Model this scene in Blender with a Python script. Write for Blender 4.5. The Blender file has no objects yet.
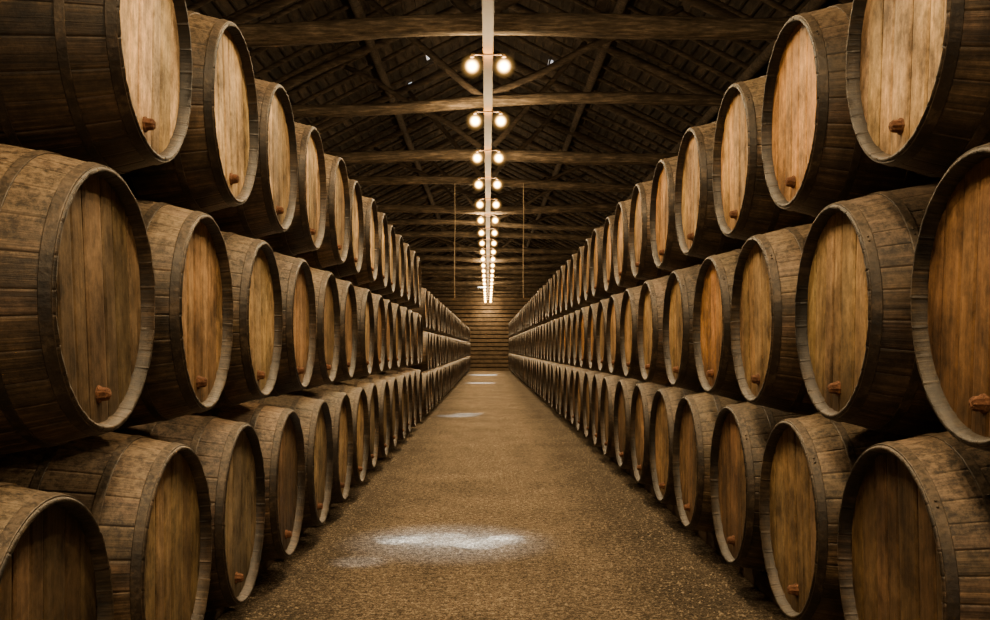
import bpy, bmesh, math, random
from mathutils import Vector, Matrix, Euler, noise
random.seed(7)
scene = bpy.context.scene
COL = scene.collection
PI = math.pi
CAMH = 1.33

# ------------------------------------------------------------------ helpers
def link(o, parent=None):
    COL.objects.link(o)
    if parent is not None:
        o.parent = parent
    return o
def mesh_obj(name, me, parent=None):
    return link(bpy.data.objects.new(name, me), parent)
def bm_mesh(name, bm, mat, smooth=False, recalc=True):
    me = bpy.data.meshes.new(name)
    if recalc: bmesh.ops.recalc_face_normals(bm, faces=bm.faces[:])
    bm.to_mesh(me); bm.free()
    me.materials.append(mat)
    if smooth:
        for p in me.polygons: p.use_smooth = True
    return me
def tag(o, label, cat, group=None, kind=None):
    o['label'] = label; o['category'] = cat
    if group: o['group'] = group
    if kind: o['kind'] = kind
def empty(name, loc):
    o = bpy.data.objects.new(name, None); o.location = loc
    o.empty_display_size = .1
    COL.objects.link(o); return o
def add_box(bm, x0, x1, y0, y1, z0, z1):
    v = [bm.verts.new((x, y, z)) for x in (x0, x1) for y in (y0, y1) for z in (z0, z1)]
    for f in ((0,1,3,2),(4,6,7,5),(0,4,5,1),(2,3,7,6),(0,2,6,4),(1,5,7,3)):
        bm.faces.new([v[i] for i in f])
def add_log(bm, p0, p1, r0, r1, seg=10, n=8, rough=.012, bend=0., seed=0):
    p0 = Vector(p0); p1 = Vector(p1); d = (p1-p0).normalized()
    up = Vector((0,0,1)) if abs(d.z) < .9 else Vector((1,0,0))
    a = d.cross(up).normalized(); b = d.cross(a).normalized()
    rings = []
    for i in range(n+1):
        t = i/n; c = p0.lerp(p1, t); r = r0+(r1-r0)*t
        c = c + b*(math.sin(t*PI)*bend) + Vector((noise.noise((t*3,seed,1.3)), 0, noise.noise((t*3,seed,7.7))))*rough
        ring = []
        for k in range(seg):
            an = 2*PI*k/seg
            rr = r*(1+.20*noise.noise((math.cos(an)*1.3+seed, math.sin(an)*1.3, t*9)))
            ring.append(bm.verts.new(c+a*math.cos(an)*rr+b*math.sin(an)*rr))
        rings.append(ring)
    for i in range(n):
        for k in range(seg):
            bm.faces.new((rings[i][k], rings[i][(k+1)%seg], rings[i+1][(k+1)%seg], rings[i+1][k]))
    bm.faces.new(rings[0][::-1]); bm.faces.new(rings[-1])

# ------------------------------------------------------------------ materials
class NT:
    def __init__(s, name):
        s.m = bpy.data.materials.new(name); s.m.use_nodes = True
        s.t = s.m.node_tree; s.b = s.t.nodes['Principled BSDF']
        s.b.inputs['Specular IOR Level'].default_value = .25
    def n(s, typ, **kw):
        nd = s.t.nodes.new(typ)
        for k, v in kw.items(): setattr(nd, k, v)
        return nd
    def l(s, a, b): s.t.links.new(a, b)
    def coords(s, scale, rand=True, out='Object'):
        tc = s.n('ShaderNodeTexCoord'); mp = s.n('ShaderNodeMapping')
        mp.inputs['Scale'].default_value = scale
        if rand:
            oi = s.n('ShaderNodeObjectInfo'); ml = s.n('ShaderNodeMath', operation='MULTIPLY')
            s.l(oi.outputs['Random'], ml.inputs[0]); ml.inputs[1].default_value = 37.
            cb = s.n('ShaderNodeCombineXYZ'); s.l(ml.outputs[0], cb.inputs[0]); s.l(ml.outputs[0], cb.inputs[1]); s.l(ml.outputs[0], cb.inputs[2])
            s.l(cb.outputs[0], mp.inputs['Location'])
        s.l(tc.outputs[out], mp.inputs['Vector'])
        return mp.outputs[0]
    def noise(s, vec, scale, detail=6, rough=.6):
        nd = s.n('ShaderNodeTexNoise'); nd.inputs['Scale'].default_value = scale
        nd.inputs['Detail'].default_value = detail; nd.inputs['Roughness'].default_value = rough
        s.l(vec, nd.inputs['Vector']); return nd.outputs['Fac']
    def ramp(s, fac, stops):
        r = s.n('ShaderNodeValToRGB'); e = r.color_ramp.elements
        while len(e) < len(stops): e.new(.5)
        for i, (p, c) in enumerate(stops):
            e[i].position = p; e[i].color = (*c, 1) if len(c) == 3 else c
        s.l(fac, r.inputs[0]); return r.outputs[0]
    def mix(s, mode, fac, a, b):
        m = s.n('ShaderNodeMix', data_type='RGBA', blend_type=mode)
        if isinstance(fac, (int, float)): m.inputs[0].default_value = fac
        else: s.l(fac, m.inputs[0])
        for v, i in ((a, 6), (b, 7)):
            if isinstance(v, tuple): m.inputs[i].default_value = (*v, 1)
            else: s.l(v, m.inputs[i])
        return m.outputs[2]
    def bump(s, h, strength, dist=.01):
        b = s.n('ShaderNodeBump'); b.inputs['Strength'].default_value = strength; b.inputs['Distance'].default_value = dist
        s.l(h, b.inputs['Height']); s.l(b.outputs[0], s.b.inputs['Normal'])
    def col(s, c): s.l(c, s.b.inputs['Base Color'])

def g(v): return (v, v, v)

def mat_staves():
    s = NT('stave_wood')
    grain = s.noise(s.coords((.5, 30, 1), True, 'UV'), 2.2, 5, .6)
    fine = s.noise(s.coords((2, 80, 1), True, 'UV'), 2.2, 4, .65)
    blot = s.noise(s.coords((.8, 1, 1)), 2.6, 10, .72)
    spk = s.noise(s.coords((1, 1, 1)), 38, 6, .8)
    c = s.ramp(grain, [(.3, (.028, .019, .011)), (.5, (.085, .058, .034)), (.70, (.19, .132, .077))])
    at = s.n('ShaderNodeAttribute', attribute_name='tone')
    c = s.mix('MULTIPLY', .9, c, at.outputs['Color'])
    c = s.mix('MULTIPLY', .6, c, s.ramp(fine, [(.36, g(.45)), (.6, g(1.2))]))
    c = s.mix('MULTIPLY', .95, c, s.ramp(blot, [(.40, g(.13)), (.50, g(.72)), (.62, g(1.7))]))
    c = s.mix('MULTIPLY', .5, c, s.ramp(spk, [(.38, g(.35)), (.60, g(1.3))]))
    ge = s.n('ShaderNodeNewGeometry'); sx = s.n('ShaderNodeSeparateXYZ'); s.l(ge.outputs['Normal'], sx.inputs[0])
    up = s.ramp(sx.outputs[2], [(.1, g(0)), (.95, g(.8))])
    dust = s.ramp(spk, [(.42, g(.05)), (.60, g(1))])
    f = s.mix('MULTIPLY', 1., up, dust)
    f = s.mix('MULTIPLY', 1., f, s.ramp(at.outputs['Fac'], [(.50, g(.12)), (.60, g(1))]))
    c = s.mix('MIX', f, c, (.27, .20, .12))
    oi = s.n('ShaderNodeObjectInfo'); c = s.mix('MULTIPLY', 1., c, oi.outputs['Color'])
    s.col(c); s.b.inputs['Roughness'].default_value = .5
    s.b.inputs['Specular IOR Level'].default_value = .4
    s.bump(s.mix('ADD', .6, fine, spk), .5, .004)
    return s.m
def mat_head():
    s = NT('head_wood')
    grain = s.noise(s.coords((9, 9, .9)), 5, 8, .6)
    fine = s.noise(s.coords((30, 30, 1.6)), 6, 4, .6)
    blot = s.noise(s.coords((1, 1.2, .9)), 3.4, 10, .78)
    big = s.noise(s.coords((1, 1, 1)), 1.5, 3, .5)
    spk = s.noise(s.coords((1, 1, .7)), 26, 6, .75)
    c = s.ramp(grain, [(.3, (.25, .175, .098)), (.5, (.36, .268, .158)), (.7, (.47, .37, .24))])
    c = s.mix('MULTIPLY', .4, c, s.ramp(fine, [(.35, g(.5)), (.6, g(1.1))]))
    at = s.n('ShaderNodeAttribute', attribute_name='tone')
    c = s.mix('MULTIPLY', .9, c, at.outputs['Color'])
    c = s.mix('MULTIPLY', .95, c, s.ramp(blot, [(.38, (.22, .20, .185)), (.50, g(.82)), (.62, g(1.4))]))
    c = s.mix('MULTIPLY', .8, c, s.ramp(big, [(.38, (.48, .46, .45)), (.55, g(1.05)), (.66, (1.3, 1.22, 1.1))]))
    c = s.mix('MULTIPLY', .55, c, s.ramp(spk, [(.38, g(.4)), (.56, g(1.1))]))
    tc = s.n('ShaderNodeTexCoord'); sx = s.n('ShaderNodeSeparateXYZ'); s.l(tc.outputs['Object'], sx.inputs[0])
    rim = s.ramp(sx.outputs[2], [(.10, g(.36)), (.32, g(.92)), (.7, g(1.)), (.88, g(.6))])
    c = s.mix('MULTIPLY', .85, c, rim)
    oi = s.n('ShaderNodeObjectInfo'); c = s.mix('MULTIPLY', 1., c, oi.outputs['Color'])
    s.col(c); s.b.inputs['Roughness'].default_value = .6
    s.bump(s.mix('ADD', .5, grain, fine), .5, .004)
    return s.m
def mat_hoop():
    s = NT('rusty_iron_hoop')
    a = s.noise(s.coords((1, 1, 1)), 9, 8, .75); b = s.noise(s.coords((1, 1, 1)), 60, 4, .6)
    c = s.ramp(a, [(.35, (.009, .007, .005)), (.52, (.028, .019, .012)), (.66, (.095, .066, .04))])
    ge = s.n('ShaderNodeNewGeometry'); sx = s.n('ShaderNodeSeparateXYZ'); s.l(ge.outputs['Normal'], sx.inputs[0])
    up = s.ramp(sx.outputs[2], [(.2, g(0)), (1., g(.5))])
    c = s.mix('MIX', s.mix('MULTIPLY', 1., up, s.ramp(b, [(.4, g(.1)), (.6, g(1))])), c, (.22, .16, .10))
    s.col(c); s.b.inputs['Roughness'].default_value = .5; s.b.inputs['Metallic'].default_value = .15
    s.b.inputs['Specular IOR Level'].default_value = .4
    s.bump(b, .5, .004); return s.m
def mat_simple_wood(name, c0, c1, c2, scale=(1, 9, 9), rough=.85, bump=.6, dist=.01):
    s = NT(name)
    a = s.noise(s.coords(scale), 4, 8, .68); b = s.noise(s.coords((1, 1, 1)), 2.5, 5, .6)
    c = s.ramp(a, [(.3, c0), (.5, c1), (.72, c2)])
    c = s.mix('MULTIPLY', .7, c, s.ramp(b, [(.35, g(.45)), (.65, g(1.15))]))
    s.col(c); s.b.inputs['Roughness'].default_value = rough; s.bump(a, bump, dist); return s.m
def mat_floor():
    s = NT('packed_earth_gravel')
    v = s.coords((1, 1, 1), False)
    a = s.noise(v, .9, 10, .7); b = s.noise(v, 26, 6, .85); d = s.noise(v, 85, 4, .8)
    m = s.noise(s.coords((1.6, .5, 1), False), 2.4, 8, .7)
    c = s.ramp(b, [(.36, (.062, .044, .028)), (.5, (.24, .175, .108)), (.62, (.58, .46, .31))])
    c = s.mix('MULTIPLY', 1., c, s.ramp(d, [(.42, g(.18)), (.58, g(1.6))]))
    c = s.mix('MULTIPLY', .7, c, s.ramp(a, [(.36, g(.6)), (.60, g(1.2))]))
    c = s.mix('MULTIPLY', .5, c, s.ramp(m, [(.38, g(.65)), (.60, g(1.2))]))
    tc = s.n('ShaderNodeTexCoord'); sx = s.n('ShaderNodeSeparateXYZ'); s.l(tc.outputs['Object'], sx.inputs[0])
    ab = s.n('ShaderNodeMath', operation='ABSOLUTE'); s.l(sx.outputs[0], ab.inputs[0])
    c = s.mix('MULTIPLY', .75, c, s.ramp(ab.outputs[0], [(.15, g(1.1)), (.60, g(.92)), (1., g(.34))]))  # shade along the barrel rows painted into the floor colour, darker away from centre
    s.col(c); s.b.inputs['Roughness'].default_value = .95
    s.bump(s.mix('ADD', .6, b, d), 1., .04); return s.m
def mat_roof():
    s = NT('dark_tile_underside')
    v = s.coords((1, .25, 1), False)
    a = s.noise(v, 5, 6, .7)
    s.col(s.ramp(a, [(.3, (.009, .007, .005)), (.5, (.032, .024, .017)), (.7, (.085, .062, .043))]))
    s.b.inputs['Roughness'].default_value = .95; s.bump(a, .6, .03); return s.m
def mat_wall():
    s = NT('dark_rubble_plaster')
    v = s.coords((1, 1, 1), False)
    a = s.noise(v, 2, 8, .7)
    s.col(s.ramp(a, [(.3, (.02, .015, .011)), (.7, (.07, .052, .036))])); s.b.inputs['Roughness'].default_value = .95
    s.bump(a, .6, .03); return s.m
def mat_emit(name, colr, strength):
    s = NT(name); s.b.inputs['Base Color'].default_value = (*colr, 1)
    s.b.inputs['Emission Color'].default_value = (*colr, 1); s.b.inputs['Emission Strength'].default_value = strength
    return s.m
def mat_bulb():
    s = NT('bulb_halo_shell')
    t = s.n('ShaderNodeBsdfTransparent'); t.inputs[0].default_value = (.995, .995, .995, 1)
    lw = s.n('ShaderNodeLayerWeight'); lw.inputs[0].default_value = .5
    inv = s.n('ShaderNodeMath', operation='SUBTRACT'); inv.inputs[0].default_value = 1.; s.l(lw.outputs['Facing'], inv.inputs[1])
    def term(p, k):
        pw = s.n('ShaderNodeMath', operation='POWER'); s.l(inv.outputs[0], pw.inputs[0]); pw.inputs[1].default_value = p
        ml = s.n('ShaderNodeMath', operation='MULTIPLY'); s.l(pw.outputs[0], ml.inputs[0]); ml.inputs[1].default_value = k
        return ml.outputs[0]
    sm = s.n('ShaderNodeMath', operation='ADD'); s.l(term(34., 90.), sm.inputs[0]); s.l(term(5., .42), sm.inputs[1])  # bright core and soft halo painted as emission fading across the shell
    e = s.n('ShaderNodeEmission'); e.inputs[0].default_value = (1., .52, .13, 1); s.l(sm.outputs[0], e.inputs[1])
    ad = s.n('ShaderNodeAddShader'); s.l(t.outputs[0], ad.inputs[0]); s.l(e.outputs[0], ad.inputs[1])
    s.l(ad.outputs[0], s.t.nodes['Material Output'].inputs[0]); s.m.cycles.emission_sampling = 'NONE'
    return s.m
def mat_paint(name, colr, rough=.5):
    s = NT(name); v = s.coords((1, 1, 1)); a = s.noise(v, 6, 5, .6)
    s.col(s.ramp(a, [(.3, tuple(x*.75 for x in colr)), (.7, colr)])); s.b.inputs['Roughness'].default_value = rough; return s.m

M_ST = mat_staves(); M_HD = mat_head(); M_HP = mat_hoop()
M_BG = mat_simple_wood('bung_wood', (.05, .022, .011), (.13, .055, .025), (.26, .125, .06), (9, 22, 22))
M_BEAM = mat_simple_wood('old_beam_timber', (.022, .017, .012), (.09, .067, .043), (.28, .21, .14), (1.2, 9, 9), .9, .9, .03)
M_RAFT = mat_simple_wood('rafter_timber', (.02, .015, .010), (.06, .044, .030), (.13, .10, .067), (1.2, 4, 8), .9, .8, .02)
M_RAIL = mat_simple_wood('rail_timber', (.02, .013, .007), (.05, .032, .018), (.09, .06, .035), (9, 1, 9))
M_PLANK = mat_simple_wood('end_wall_plank', (.06, .042, .024), (.125, .088, .052), (.19, .135, .08), (1, 9, 9))
M_GAP = mat_simple_wood('end_wall_gap', (.012, .009, .006), (.03, .02, .012), (.05, .034, .02), (1, 9, 9))
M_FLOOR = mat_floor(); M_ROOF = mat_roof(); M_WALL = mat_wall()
M_BULB = mat_bulb()
M_SKY = mat_emit('daylight_glass', (.75, .82, .95), .8)
M_TRAY = mat_paint('cream_painted_metal', (.125, .062, .014))
M_SOCK = mat_paint('brown_bakelite', (.06, .035, .02))
M_CORD = mat_paint('grey_cord', (.34, .26, .16), .8)

# ------------------------------------------------------------------ barrel meshes
BL, BR = 1.30, .49
NST = 30
def prof(x, rh):
    t = abs(x)/(BL/2)
    return BR-(BR-rh)*t**1.9
def tone_attr(me, tones):
    at = me.color_attributes.new('tone', 'FLOAT_COLOR', 'CORNER')
    i = 0
    for p in me.polygons:
        v = tones[p.index]
        for _ in p.loop_indices:
            at.data[i].color = (v[0], v[1], v[2], 1); i += 1
def make_staves(rh, seed):
    rng = random.Random(seed)
    bm = bmesh.new(); uvl = bm.loops.layers.uv.new('UVMap')
    w = [rng.uniform(.75, 1.3) for _ in range(NST)]; tot = sum(w)
    ang = []; stv = []; a = 0
    for i in range(NST):
        da = 2*PI*w[i]/tot; dp = rng.uniform(.0014, .0032)
        for f, dr in ((0, -dp), (.018, 0), (.10, .0002), (.5, .0004), (.90, .0002), (.982, 0)):
            ang.append((a+f*da, dr)); stv.append(i)
        a += da
    NX = 24
    pr = [(-BL/2+BL*k/NX, prof(-BL/2+BL*k/NX, rh), 1) for k in range(NX+1)]
    depth = .045
    e = BL/2
    prf = [(-e+depth, rh-.022, 0), (-e+.002, rh-.013, 0)] + [(-e, rh-.006, 0)] + pr[1:-1] + [(e, rh-.006, 0), (e-.002, rh-.013, 0), (e-depth, rh-.022, 0)]
    prf.insert(3, (-e+.006, rh, 1)); prf.insert(len(prf)-3, (e-.006, rh, 1))
    rings = []
    for (x, r, g_) in prf:
        rings.append([bm.verts.new((x+(0 if g_ else rng.uniform(-.0018, .0018)), (r+dr*(1 if g_ else .5))*math.sin(an), BR+(r+dr*(1 if g_ else .5))*math.cos(an))) for an, dr in ang])
    n = len(ang); tones = []
    st = []
    for i in range(NST):
        v = rng.uniform(.72, 1.2); st.append((v, v*rng.uniform(.93, 1.02), v*rng.uniform(.85, 1.02)))
    for i in range(len(prf)-1):
        for k in range(n):
            f = bm.faces.new((rings[i][k], rings[i+1][k], rings[i+1][(k+1) % n], rings[i][(k+1) % n]))
            a0 = ang[k][0]; a1 = ang[k+1][0] if k+1 < n else 2*PI
            for lp, (xx, aa) in zip(f.loops, ((prf[i][0], a0), (prf[i+1][0], a0), (prf[i+1][0], a1), (prf[i][0], a1))):
                lp[uvl].uv = (xx+stv[k]*3.7, aa*.45+stv[k]*1.31)
            f.smooth = True
            t = st[stv[k]]
            if i < 3 or i > len(prf)-5: t = tuple(q*.34 for q in t)
            tones.append(t)
    me = bm_mesh('staves', bm, M_ST, True, False)
    tone_attr(me, tones)
    return me
def make_head(rh, seed, front=True):
    rng = random.Random(seed*13+5)
    R = rh-.019
    bm = bmesh.new(); tones = []
    nb = rng.choice((7, 8, 9)); ws = [rng.uniform(.75, 1.3) for _ in range(nb)]; tot = sum(ws)
    y = -R; x1 = BL/2-.042
    sgn = 1 if front else -1
    for i in range(nb):
        y2 = y+2*R*ws[i]/tot; gp = .0015
        ya, yb = y+gp, y2-gp
        v = rng.uniform(.76, 1.12); t = (v, v*rng.uniform(.93, 1.02), v*rng.uniform(.84, 1.04))
        off = rng.uniform(-.002, .002); N = 8
        cols = []
        for j in range(N+1):
            yy = ya+(yb-ya)*j/N
            h = math.sqrt(max(R*R-yy*yy, 1e-6))
            dip = -.003 if j in (0, N) else 0
            cols.append([bm.verts.new((sgn*(x1+off+dip-dd), yy, BR+s_*h)) for dd in (0, .022) for s_ in (-1, 1)])
        for j in range(N):
            a, b = cols[j], cols[j+1]
            for q in ((0, 1), (1, 3), (3, 2), (2, 0)):
                bm.faces.new((a[q[0]], a[q[1]], b[q[1]], b[q[0]])); tones.append(t)
        bm.faces.new([cols[0][q] for q in (0, 2, 3, 1)]); tones.append(t)
        bm.faces.new([cols[N][q] for q in (0, 1, 3, 2)]); tones.append(t)
        y = y2
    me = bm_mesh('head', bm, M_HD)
    tone_attr(me, tones)
    return me
def make_hoop(rh, xa, xb):
    bm = bmesh.new(); N = 72; th = .003
    lo, hi = min(xa, xb), max(xa, xb)
    ra, rb = prof(lo, rh), prof(hi, rh); e = .0015
    P = [(lo, ra+e-.003), (lo, ra+e+th*.6), (lo+.002, ra+e+th), (hi-.002, rb+e+th), (hi, rb+e+th*.6), (hi, rb+e-.003)]
    rings = [[bm.verts.new((x, r*math.sin(2*PI*k/N), BR+r*math.cos(2*PI*k/N))) for k in range(N)] for x, r in P]
    for i in range(len(P)):
        j = (i+1) % len(P)
        for k in range(N):
            bm.faces.new((rings[i][k], rings[i][(k+1) % N], rings[j][(k+1) % N], rings[j][k]))
    for s_ in (-.012, .012):
        xm = (lo+hi)/2; r = (ra+rb)/2+e+th; an = .9+s_*2
        c = Vector((xm, r*math.sin(an), BR+r*math.cos(an)))
        bmesh.ops.create_icosphere(bm, subdivisions=1, radius=.005, matrix=Matrix.Translation(c))
    return bm_mesh('hoop', bm, M_HP, False)
def make_bung(rh, seed):
    rng = random.Random(seed+99)
    bm = bmesh.new(); y = rng.uniform(-.035, .035); z = BR-.72*rh; x = BL/2-.043
    N = 16
    P = [(x-.005, .0), (x-.005, .028), (x+.007, .0265), (x+.010, .0215), (x+.028, .0195), (x+.034, .016), (x+.037, .009), (x+.038, 0)]
    rings = []
    for px, r in P:
        if r == 0: rings.append([bm.verts.new((px, y, z))])
        else: rings.append([bm.verts.new((px+rng.uniform(-.0015, .0015), y+r*math.sin(2*PI*k/N)*(1+.07*math.sin(3*k+seed)), z+r*math.cos(2*PI*k/N)*(1+.05*math.sin(5*k)))) for k in range(N)])
    for i in range(len(P)-1):
        a, b = rings[i], rings[i+1]
        for k in range(N):
            if len(a) == 1: bm.faces.new((a[0], b[k], b[(k+1) % N]))
            elif len(b) == 1: bm.faces.new((a[k], a[(k+1) % N], b[0]))
            else: bm.faces.new((a[k], a[(k+1) % N], b[(k+1) % N], b[k]))
    return bm_mesh('bung', bm, M_BG, False)

KIT = {}
for key, rh in (('low', .412), ('up', .392)):
    e = BL/2
    KIT[key] = dict(
        staves=[make_staves(rh, 10+i) for i in range(4)],
        head=[make_head(rh, i) for i in range(7)],
        back=[make_head(rh, 7, False)],
        bung=[make_bung(rh, i) for i in range(4)],
        hf=[make_hoop(rh, e-.007, e-.040), make_hoop(rh, e-.15, e-.180), make_hoop(rh, e-.36, e-.391)],
        hb=[make_hoop(rh, -e+.007, -e+.040), make_hoop(rh, -e+.15, -e+.180), make_hoop(rh, -e+.36, -e+.391)])

ORD = ['zeroth','first','second','third','fourth','fifth','sixth','seventh','eighth','ninth','tenth','eleventh','twelfth','thirteenth','fourteenth','fifteenth','sixteenth','seventeenth','eighteenth','nineteenth','twentieth']
TENS = {2: 'twenty', 3: 'thirty', 4: 'forty'}
def ordw(n):
    if n <= 20: return ORD[n]
    if n % 10 == 0: return {30: 'thirtieth', 40: 'fortieth', 50: 'fiftieth'}[n]
    return TENS[n//10]+'-'+ORD[n % 10]

def barrel(xface, side, y, zc, key, head_tint, body_tint, label, group, sc=1., idx=0, jitter=1., roll=None):
    rng = random.Random(idx*31+int(side)*7+int(zc*100))
    kit = KIT[key]
    xc = xface-side*.0026*max(0, y-3)+side*(BL/2*sc+rng.uniform(-.012, .02)*jitter)
    r0 = rng.uniform(-.09, .09)*jitter; roll = r0 if roll is None else roll
    yaw = rng.uniform(-.010, .010)*jitter
    rot = Euler((roll, 0, yaw+(0 if side < 0 else PI))).to_matrix()
    root = empty('barrel', Vector((xc, y, zc))-rot @ Vector((0, 0, BR*sc)))
    root.rotation_euler = (roll, 0, yaw+(0 if side < 0 else PI))
    root.scale = (sc, sc, sc)
    tag(root, label, 'barrel', group)
    o = mesh_obj('staves', rng.choice(kit['staves']), root); o.color = (*body_tint, 1)
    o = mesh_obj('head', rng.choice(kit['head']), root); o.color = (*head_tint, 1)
    if y < 6: o = mesh_obj('head', kit['back'][0], root); o.color = (*head_tint, 1)
    for m in kit['hf'] + (kit['hb'] if y < 14 else []): mesh_obj('hoop', m, root)
    mesh_obj('bung', rng.choice(kit['bung']), root)
    return root

TINTS = {  # head wood tones, with tier light falloff painted in: top paler, bottom darker
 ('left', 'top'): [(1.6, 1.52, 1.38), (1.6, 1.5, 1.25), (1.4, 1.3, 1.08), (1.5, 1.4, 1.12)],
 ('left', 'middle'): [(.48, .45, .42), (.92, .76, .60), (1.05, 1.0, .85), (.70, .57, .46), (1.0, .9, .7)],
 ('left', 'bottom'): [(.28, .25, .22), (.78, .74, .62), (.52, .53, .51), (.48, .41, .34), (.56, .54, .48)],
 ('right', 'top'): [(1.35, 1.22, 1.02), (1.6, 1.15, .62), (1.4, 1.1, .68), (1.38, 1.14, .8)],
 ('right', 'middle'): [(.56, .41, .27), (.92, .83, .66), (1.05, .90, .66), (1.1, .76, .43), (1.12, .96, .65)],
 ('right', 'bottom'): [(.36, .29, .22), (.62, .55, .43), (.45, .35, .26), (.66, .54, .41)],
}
DESC = {
 ('left', 'top'): ['with very pale head', 'with pale straw head', 'with pale tan head', 'with pale golden head'],
 ('left', 'middle'): ['with dark grey-brown head', 'with reddish tan head', 'with olive tan head', 'with brown head', 'with tan head'],
 ('left', 'bottom'): ['with very dark boarded head', 'with dull tan head', 'with greyish head', 'with brown head', 'with grey-brown head'],
 ('right', 'top'): ['with tan head', 'with bright orange-gold head', 'with golden head', 'with amber head'],
 ('right', 'middle'): ['with dark amber head', 'with warm tan head', 'with tan head', 'with orange-brown head', 'with golden tan head'],
 ('right', 'bottom'): ['with dark brown head', 'with brown tan head', 'with dark reddish head', 'with brown head'],
}
def row(side, tier, ys, zc, key, xface, sc=1., block=None, seed=0):
    sg = -1 if side == 'left' else 1
    rng = random.Random(seed); n = len(ys)
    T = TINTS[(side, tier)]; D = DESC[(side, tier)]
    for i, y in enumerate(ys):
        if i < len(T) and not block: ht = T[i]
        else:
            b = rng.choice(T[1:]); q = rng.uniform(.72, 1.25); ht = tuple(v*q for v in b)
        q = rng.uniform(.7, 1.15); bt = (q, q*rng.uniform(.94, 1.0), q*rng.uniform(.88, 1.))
        if block:
            if i < n-i: lab = f'smaller oak barrel in {block}, {tier} tier, {ordw(i+1)} past the stack break'
            else: lab = f'smaller oak barrel in {block}, {tier} tier, {ordw(n-i)} from the end wall'
            gr = f'barrels of the left rear stack'
        else:
            d = D[i] if i < len(D) else 'lying on its side'
            if side == 'left' or i < n-i: lab = f'old oak barrel {d}, {side} stack {tier} tier, {ordw(i+1)} from the front'
            else: lab = f'old oak barrel lying on its side, {side} stack {tier} tier, {ordw(n-i)} from the end wall'
            gr = f'barrels of the {side} {"front " if side=="left" else ""}stack'
        jy = y+rng.uniform(-.004, .004)
        s2, z2, rl = sc, zc, None
        if side == 'left' and not block and i == 0:
            if tier == 'bottom': s2, z2 = .965, zc-.017
            if tier == 'middle': rl = .10; bt = (1.05, 1.0, .95)
            if tier == 'top': bt = (.62, .58, .54)
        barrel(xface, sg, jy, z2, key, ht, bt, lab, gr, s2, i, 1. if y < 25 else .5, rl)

XL, XR = -1.117, 1.275
LZ = (.560, 1.475, 2.372); SL = 1.04
RZ = (.60, 1.465, 2.33); SR = 1.07
YB, YF, XW = -3.5, 58., 5.2
row('left', 'bottom', [2.59+SL*i for i in range(14)], LZ[0], 'low', XL-.0, seed=1)
row('left', 'middle', [3.01+SL*i for i in range(14)], LZ[1], 'up', XL, seed=2)
row('left', 'top', [3.43+SL*i for i in range(13)], LZ[2], 'up', XL, seed=3)
SS = .92
nb = int((YF-.7-17.75)/SS)
row('left', 'bottom', [17.75+SS*i for i in range(nb)], .51, 'low', XL, .88, 'left rear stack', 4)
row('left', 'middle', [18.21+SS*i for i in range(nb)], 1.27, 'up', XL, .88, 'left rear stack', 5)
row('left', 'top', [17.75+SS*i for i in range(nb)], 2.03, 'up', XL, .88, 'left rear stack', 6)
nr = int((YF-.7-3.2)/SR)
row('right', 'bottom', [3.21+SR*i for i in range(nr)], RZ[0], 'low', XR, 1.01, None, 7)
row('right', 'middle', [2.675+SR*i for i in range(nr)], RZ[1], 'up', XR, 1.01, None, 8)
row('right', 'top', [3.21+SR*i for i in range(nr)], RZ[2], 'up', XR, 1.01, None, 9)

# ------------------------------------------------------------------ rails under the stacks
def rail(x, y0, y1, h, label, grp):
    bm = bmesh.new(); add_box(bm, -.055, .055, 0, y1-y0-.02, 0, h)
    bmesh.ops.bevel(bm, geom=bm.edges[:], offset=.008, segments=2, affect='EDGES')
    o = mesh_obj('timber_rail', bm_mesh('timber_rail', bm, M_RAIL)); o.location = (x, y0, 0)
    tag(o, label, 'wooden rail', grp)
def rails(side, xface, ya, yb, h, sc, nm):
    sg = -1 if side == 'left' else 1
    n = max(1, round((yb-ya)/8)); st = (yb-ya)/n
    for k in range(n):
        ym = ya+(k+.5)*st; xf = xface-sg*.0026*max(0, ym-3)
        for pos, dx in (('aisle-side', .27), ('inner', 1.03)):
            rail(xf+sg*dx*sc, ya+k*st, ya+(k+1)*st, h-.013, f'{pos} timber rail on the floor under the {nm}, {ordw(k+1)} length', 'timber rails under the stacks')
rails('left', XL, 2.15, 16.7, LZ[0]-.463, 1., 'left front stack')
rails('left', XL, 17.3, YF-.7, .51-.463*.88, .88, 'left rear stack')
rails('right', XR, 2.75, YF-.7, RZ[0]-.463*1.01, 1.01, 'right stack')

# ------------------------------------------------------------------ setting
def struct(name, me): 
    o = mesh_obj(name, me); o['kind'] = 'structure'; return o
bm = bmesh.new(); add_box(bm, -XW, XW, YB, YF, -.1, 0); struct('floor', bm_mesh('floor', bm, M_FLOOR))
EZ = 4.28; RIDGE = 6.9
for nm, x0, x1 in (('wall_left', -XW-.2, -XW), ('wall_right', XW, XW+.2)):
    bm = bmesh.new(); add_box(bm, x0, x1, YB, YF, -.1, EZ+.15); struct(nm, bm_mesh(nm, bm, M_WALL))
bm = bmesh.new(); add_box(bm, -XW-.2, XW+.2, YB-.2, YB, -.1, RIDGE+.2); struct('wall_back', bm_mesh('wall_back', bm, M_WALL))
bm = bmesh.new()
z = 0
while z < RIDGE+.1:
    add_box(bm, -XW-.2, XW+.2, YF+random.uniform(0, .015), YF+.12, z, z+.175); z += .24
me = bm_mesh('wall_far', bm, M_PLANK)
struct('wall_far', me)
bm = bmesh.new(); add_box(bm, -XW-.2, XW+.2, YF+.12, YF+.2, 0, RIDGE+.3)
bk = mesh_obj('backing', bm_mesh('backing', bm, M_GAP), bpy.data.objects['wall_far'])
slope = (RIDGE-EZ)/XW
sl = math.atan(slope)
bm = bmesh.new()
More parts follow.
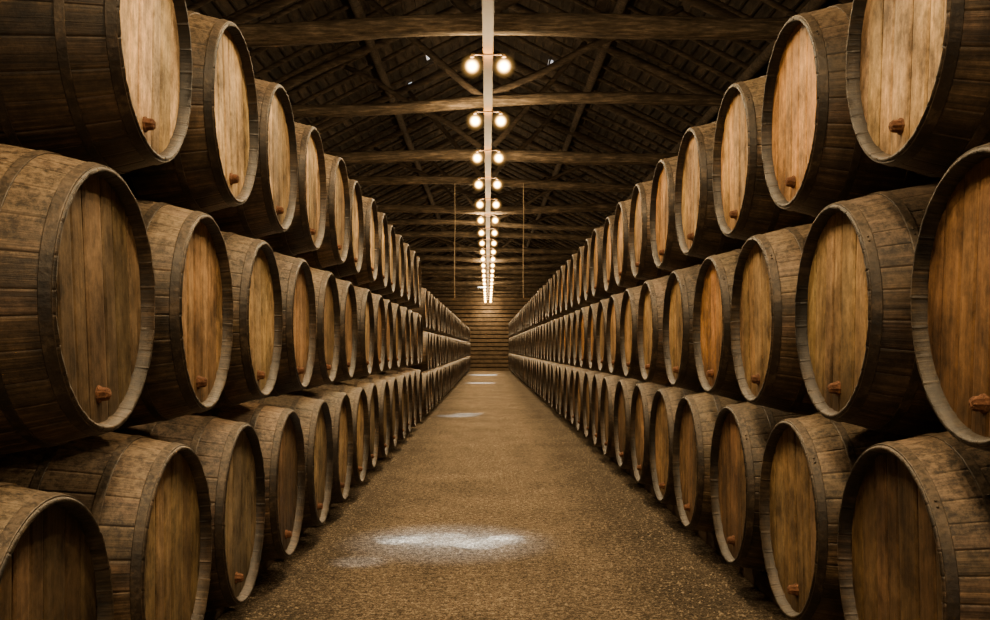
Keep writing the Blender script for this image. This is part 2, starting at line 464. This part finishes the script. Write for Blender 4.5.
for sg in (-1, 1):
    p = [(sg*(XW+.3), YB, EZ-.3*slope+.12), (sg*(XW+.3), YF, EZ-.3*slope+.12), (0, YF, RIDGE+.12), (0, YB, RIDGE+.12)]
    lo = [bm.verts.new(q) for q in p]; hi = [bm.verts.new((q[0], q[1], q[2]+.06)) for q in p]
    bm.faces.new(lo); bm.faces.new(hi)
    for i in range(4): bm.faces.new((lo[i], lo[(i+1) % 4], hi[(i+1) % 4], hi[i]))
    x = .2
    while x < XW:
        zc = RIDGE-slope*x+.12
        add_box(bm, sg*x-.016, sg*x+.016, YB, YF, zc-.04, zc+.01); x += .15
ceil = struct('ceiling', bm_mesh('ceiling', bm, M_ROOF))
rng = random.Random(5)
y = YB+.4
while y < YF-.3:
    for sg in (-1, 1):
        bm = bmesh.new()
        add_log(bm, (sg*.03, y+rng.uniform(-.08, .08), RIDGE-.02), (sg*(XW+.1), y+rng.uniform(-.15, .15), EZ-.02-.1*slope), .030, .040, 8, 6, .03, 0, rng.uniform(0, 50))
        mesh_obj('rafter', bm_mesh('rafter', bm, M_RAFT, True), ceil)
    y += .72
for sg, sn in ((-1, 'left'), (1, 'right')):
    for x, wn in ((1.75, 'upper'), (3.5, 'lower')):
        bm = bmesh.new(); zc = RIDGE-slope*x-.15
        add_log(bm, (sg*x, YB, zc), (sg*x, YF, zc), .07, .07, 10, 60, .03, 0, x*sg)
        o = mesh_obj('purlin', bm_mesh('purlin', bm, M_RAFT, True))
        tag(o, f'{wn} long dark log purlin running under the {sn} roof slope', 'roof beam', 'roof purlins')
bm = bmesh.new(); add_log(bm, (0, YB, RIDGE-.10), (0, YF, RIDGE-.10), .09, .09, 10, 60, .02, 0, 3.)
o = mesh_obj('ridge_beam', bm_mesh('ridge_beam', bm, M_RAFT, True)); tag(o, 'dark ridge beam running along the peak of the roof', 'roof beam')

# trusses
TB = CAMH+2.95
ys = [9.15+2.92*i for i in range(-4, 17)]
ys = [y for y in ys if y < YF-.5]
vis = 0
for i, y in enumerate(ys):
    r = random.Random(i+40)
    root = empty('roof_truss', (0, y, TB))
    if y > 8: vis += 1; lab = f'rough log roof truss across the aisle, {ordw(vis)} seen from the front'
    else: lab = f'rough log roof truss above the camera, {ordw(4-i)} before the frame edge'
    tag(root, lab, 'roof truss', 'roof trusses')
    rx = r.uniform(.070, .090); t = r.uniform(-.05, .05)
    if y > 8 and vis == 1: t = .06; rx = .095
    bm = bmesh.new(); add_log(bm, (-XW, 0, -t), (XW, 0, t), rx, rx*r.uniform(.85, 1.1), 14, 60, .16, r.uniform(-.03, .03), r.uniform(0, 90))
    mesh_obj('tie_beam', bm_mesh('tie_beam', bm, M_BEAM, True), root)
    top = RIDGE-TB-.26
    bm = bmesh.new(); add_box(bm, -.05, .05, -.05, .05, .02, top+.06); bmesh.ops.bevel(bm, geom=bm.edges[:], offset=.012, segments=1, affect='EDGES')
    mesh_obj('king_post', bm_mesh('king_post', bm, M_RAFT), root)
    for sg in (-1, 1):
        bm = bmesh.new(); add_log(bm, (0, 0, top), (sg*(XW-.05), 0, .02), .06, .07, 12, 14, .06, 0, r.uniform(0, 90))
        mesh_obj('principal_rafter', bm_mesh('principal_rafter', bm, M_RAFT, True), root)
        xs = r.uniform(1.4, 2.7)
        bm = bmesh.new(); add_log(bm, (sg*.08, 0, .10), (sg*xs, 0, top-slope*xs+.02), .045, .036, 10, 8, .08, 0, r.uniform(0, 90))
        mesh_obj('strut', bm_mesh('strut', bm, M_RAFT, True), root)

for k, (x, y, w, l, lab) in enumerate([(-1.06, 17.6, .08, .35, 'bright glass tile slit in the left roof slope, lowest of three'),
                                       (-1.45, 18.8, .07, .3, 'narrow glowing glass tile further left in the roof'),
                                       (1.12, 17.9, .08, .3, 'glowing glass tile slit in the right roof slope')]):
    bm = bmesh.new(); add_box(bm, -w/2, w/2, -l/2, l/2, -.01, .01)
    o = mesh_obj('glass_tile', bm_mesh('glass_tile', bm, M_SKY)); o.location = (x, y, RIDGE-slope*abs(x)+.10)
    o.rotation_euler = (0, sl if x > 0 else -sl, 0); tag(o, lab, 'roof glass', 'glass roof tiles')

# ------------------------------------------------------------------ lamps
TZ = TB-.17
bm = bmesh.new()
add_box(bm, -.045, .045, YB+.3, YF-.3, TZ-.008, TZ)
for sg in (-1, 1): add_box(bm, sg*.045-.004, sg*.045+.004, YB+.3, YF-.3, TZ-.008, TZ+.05)
o = mesh_obj('cable_tray', bm_mesh('cable_tray', bm, M_TRAY)); tag(o, 'long golden lit cable tray hanging under the beams along the aisle', 'cable tray')

def bar_mesh():
    bm = bmesh.new(); add_box(bm, -.155, .155, -.010, .010, -.014, 0)
    bmesh.ops.bevel(bm, geom=bm.edges[:], offset=.004, segments=1, affect='EDGES')
    return bm_mesh('crossbar', bm, M_SOCK)
def lathe(P, mat, name, N=16):
    bm = bmesh.new(); rings = []
    for z_, r_ in P:
        rings.append([bm.verts.new((0, 0, z_))] if r_ == 0 else [bm.verts.new((r_*math.cos(2*PI*k/N), r_*math.sin(2*PI*k/N), z_)) for k in range(N)])
    for i in range(len(P)-1):
        a, b = rings[i], rings[i+1]
        for k in range(N):
            if len(a) == 1: bm.faces.new((a[0], b[k], b[(k+1) % N]))
            elif len(b) == 1: bm.faces.new((a[k], a[(k+1) % N], b[0]))
            else: bm.faces.new((a[k], a[(k+1) % N], b[(k+1) % N], b[k]))
    return bm_mesh(name, bm, mat, True)
ME_BAR = bar_mesh()
ME_SOCK = lathe([(0, 0), (0, .02), (-.015, .022), (-.022, .018), (-.022, 0)], M_SOCK, 'socket')
BC = -.110; BRD = .130
ME_BULB = lathe([(BC-BRD*math.cos(a*PI/20), BRD*math.sin(a*PI/20)) if 0 < a < 20 else (BC-BRD*math.cos(a*PI/20), 0) for a in range(21)], M_BULB, 'bulb', 40)
LC = (1, .71, .38)
L_PT = bpy.data.lights.new('bulb_glow', 'POINT'); L_PT.energy = 42; L_PT.color = LC; L_PT.shadow_soft_size = .045
L_SP = bpy.data.lights.new('bulb_down', 'SPOT'); L_SP.energy = 158; L_SP.color = LC; L_SP.shadow_soft_size = .045
L_SP.spot_size = math.radians(150); L_SP.spot_blend = .95
ly = [9.43+2.28*i for i in range(-5, 22)]
v = 0
for i, y in enumerate([q for q in ly if q < YF-.5]):
    root = empty('ceiling_lamp', (0, y, TZ-.008))
    if y > 8: v += 1; lab = f'twin bulb lamp glowing under the cable tray, {ordw(v)} from the front'
    else: lab = f'twin bulb lamp overhead near the camera, {ordw(5-i)} before the frame edge'
    tag(root, lab, 'lamp', 'twin bulb lamps')
    mesh_obj('crossbar', ME_BAR, root)
    for sg in (-1, 1):
        s_ = mesh_obj('socket', ME_SOCK, root); s_.location = (sg*.15, 0, -.012)
        b_ = mesh_obj('bulb', ME_BULB, root); b_.location = (sg*.15, 0, -.005)
        for L in (L_PT, L_SP):
            lo = link(bpy.data.objects.new(L.name, L)); lo.location = (sg*.15, y, TZ-.008-.005+BC)

for x, z1, w in ((-.59, CAMH+.86, 'left'), (.63, CAMH+.86, 'right')):
    bm = bmesh.new(); add_log(bm, (0, 0, 0), (0, 0, z1-TB+.05), .007, .007, 6, 10, .01)
    o = mesh_obj('hanging_cord', bm_mesh('hanging_cord', bm, M_CORD)); o.location = (x, 17.91-.115, TB-.02)
    tag(o, f'thin cord hanging straight down from a beam on the {w} of the lamps', 'cord')

rng = random.Random(3); bm = bmesh.new()
for k in range(16000):
    y = 2.2+(rng.random()**1.5)*16; x = rng.uniform(-1.25, 1.40); r_ = rng.uniform(.003, .0085) if rng.random() < .97 else rng.uniform(.009, .014)
    vs = [bm.verts.new((x+r_*a*rng.uniform(.6, 1.3), y+r_*b*rng.uniform(.6, 1.3), r_*c)) for a, b, c in ((1, 0, 0), (0, 1, 0), (-1, 0, 0), (0, -1, 0), (0, 0, .7))]
    for q in range(4): bm.faces.new((vs[q], vs[(q+1) % 4], vs[4]))
M_PEB = mat_paint('pebble', (.33, .26, .17), .95)
o = mesh_obj('gravel', bm_mesh('gravel', bm, M_PEB)); tag(o, 'fine loose gravel scattered over the earth aisle', 'gravel', None, 'stuff')

# ------------------------------------------------------------------ daylight
def spot(x, y, zt, tx, ty, ang, energy, blend=1.):
    l = bpy.data.lights.new('daylight', 'SPOT'); l.energy = energy; l.color = (.68, .82, 1.)
    l.spot_size = math.radians(ang); l.spot_blend = blend; l.shadow_soft_size = .02
    o = bpy.data.objects.new('daylight', l); o.location = (x, y, zt); COL.objects.link(o)
    d = Vector((tx, ty, 0))-Vector((x, y, zt)); o.rotation_euler = d.to_track_quat('-Z', 'Y').to_euler()
rg = random.Random(12)
for k in range(16):
    spot(-.8, 7.2, 6.2, -.70+.90*(k+.5)/16+rg.uniform(-.04, .04), 6.92+rg.uniform(-.20, .18), rg.uniform(1.6, 3.6), rg.uniform(2600, 6500), .7)
spot(-.9, 7.2, 6.2, -.40, 6.92, 7.0, 2600)
spot(-.9, 7.2, 6.2, -.10, 6.95, 6.0, 2400)
spot(-.9, 7.2, 6.2, -.28, 6.85, 15, 3400)
spot(-.9, 7.0, 6.2, -.80, 6.22, 4, 2600)
spot(-.9, 19.8, 6.2, -.60, 19.6, 9, 6500)
spot(-.9, 19.8, 6.2, -.40, 20.2, 7, 5500)
spot(-.6, 38, 6.2, -.3, 38, 13, 12000)
spot(-.3, 50, 6.2, -.1, 49.5, 20, 22000)
# added fill panel, unseen behind the camera, lifts the near barrel sides
al = bpy.data.lights.new('rear_fill', 'AREA'); al.shape = 'RECTANGLE'; al.size = 2.6; al.size_y = 2.8; al.energy = 26; al.color = (1., .86, .66)
ao = bpy.data.objects.new('rear_fill', al); ao.location = (0, YB+.1, 1.9); COL.objects.link(ao)
ao.rotation_euler = Vector((0, 1, 0)).to_track_quat('-Z', 'Z').to_euler()

w = bpy.data.worlds.new('World'); scene.world = w; w.use_nodes = True
w.node_tree.nodes['Background'].inputs[0].default_value = (.5, .6, .8, 1); w.node_tree.nodes['Background'].inputs[1].default_value = .05

# ------------------------------------------------------------------ camera
cam = bpy.data.cameras.new('Camera'); cam.sensor_width = 36; cam.lens = 36*1000/990
cam.shift_x = 7/990; cam.shift_y = 38/990; cam.clip_start = .05; cam.clip_end = 200
co = bpy.data.objects.new('Camera', cam); co.location = (0, 0, CAMH); co.rotation_euler = (PI/2, 0, 0)
COL.objects.link(co); scene.camera = co
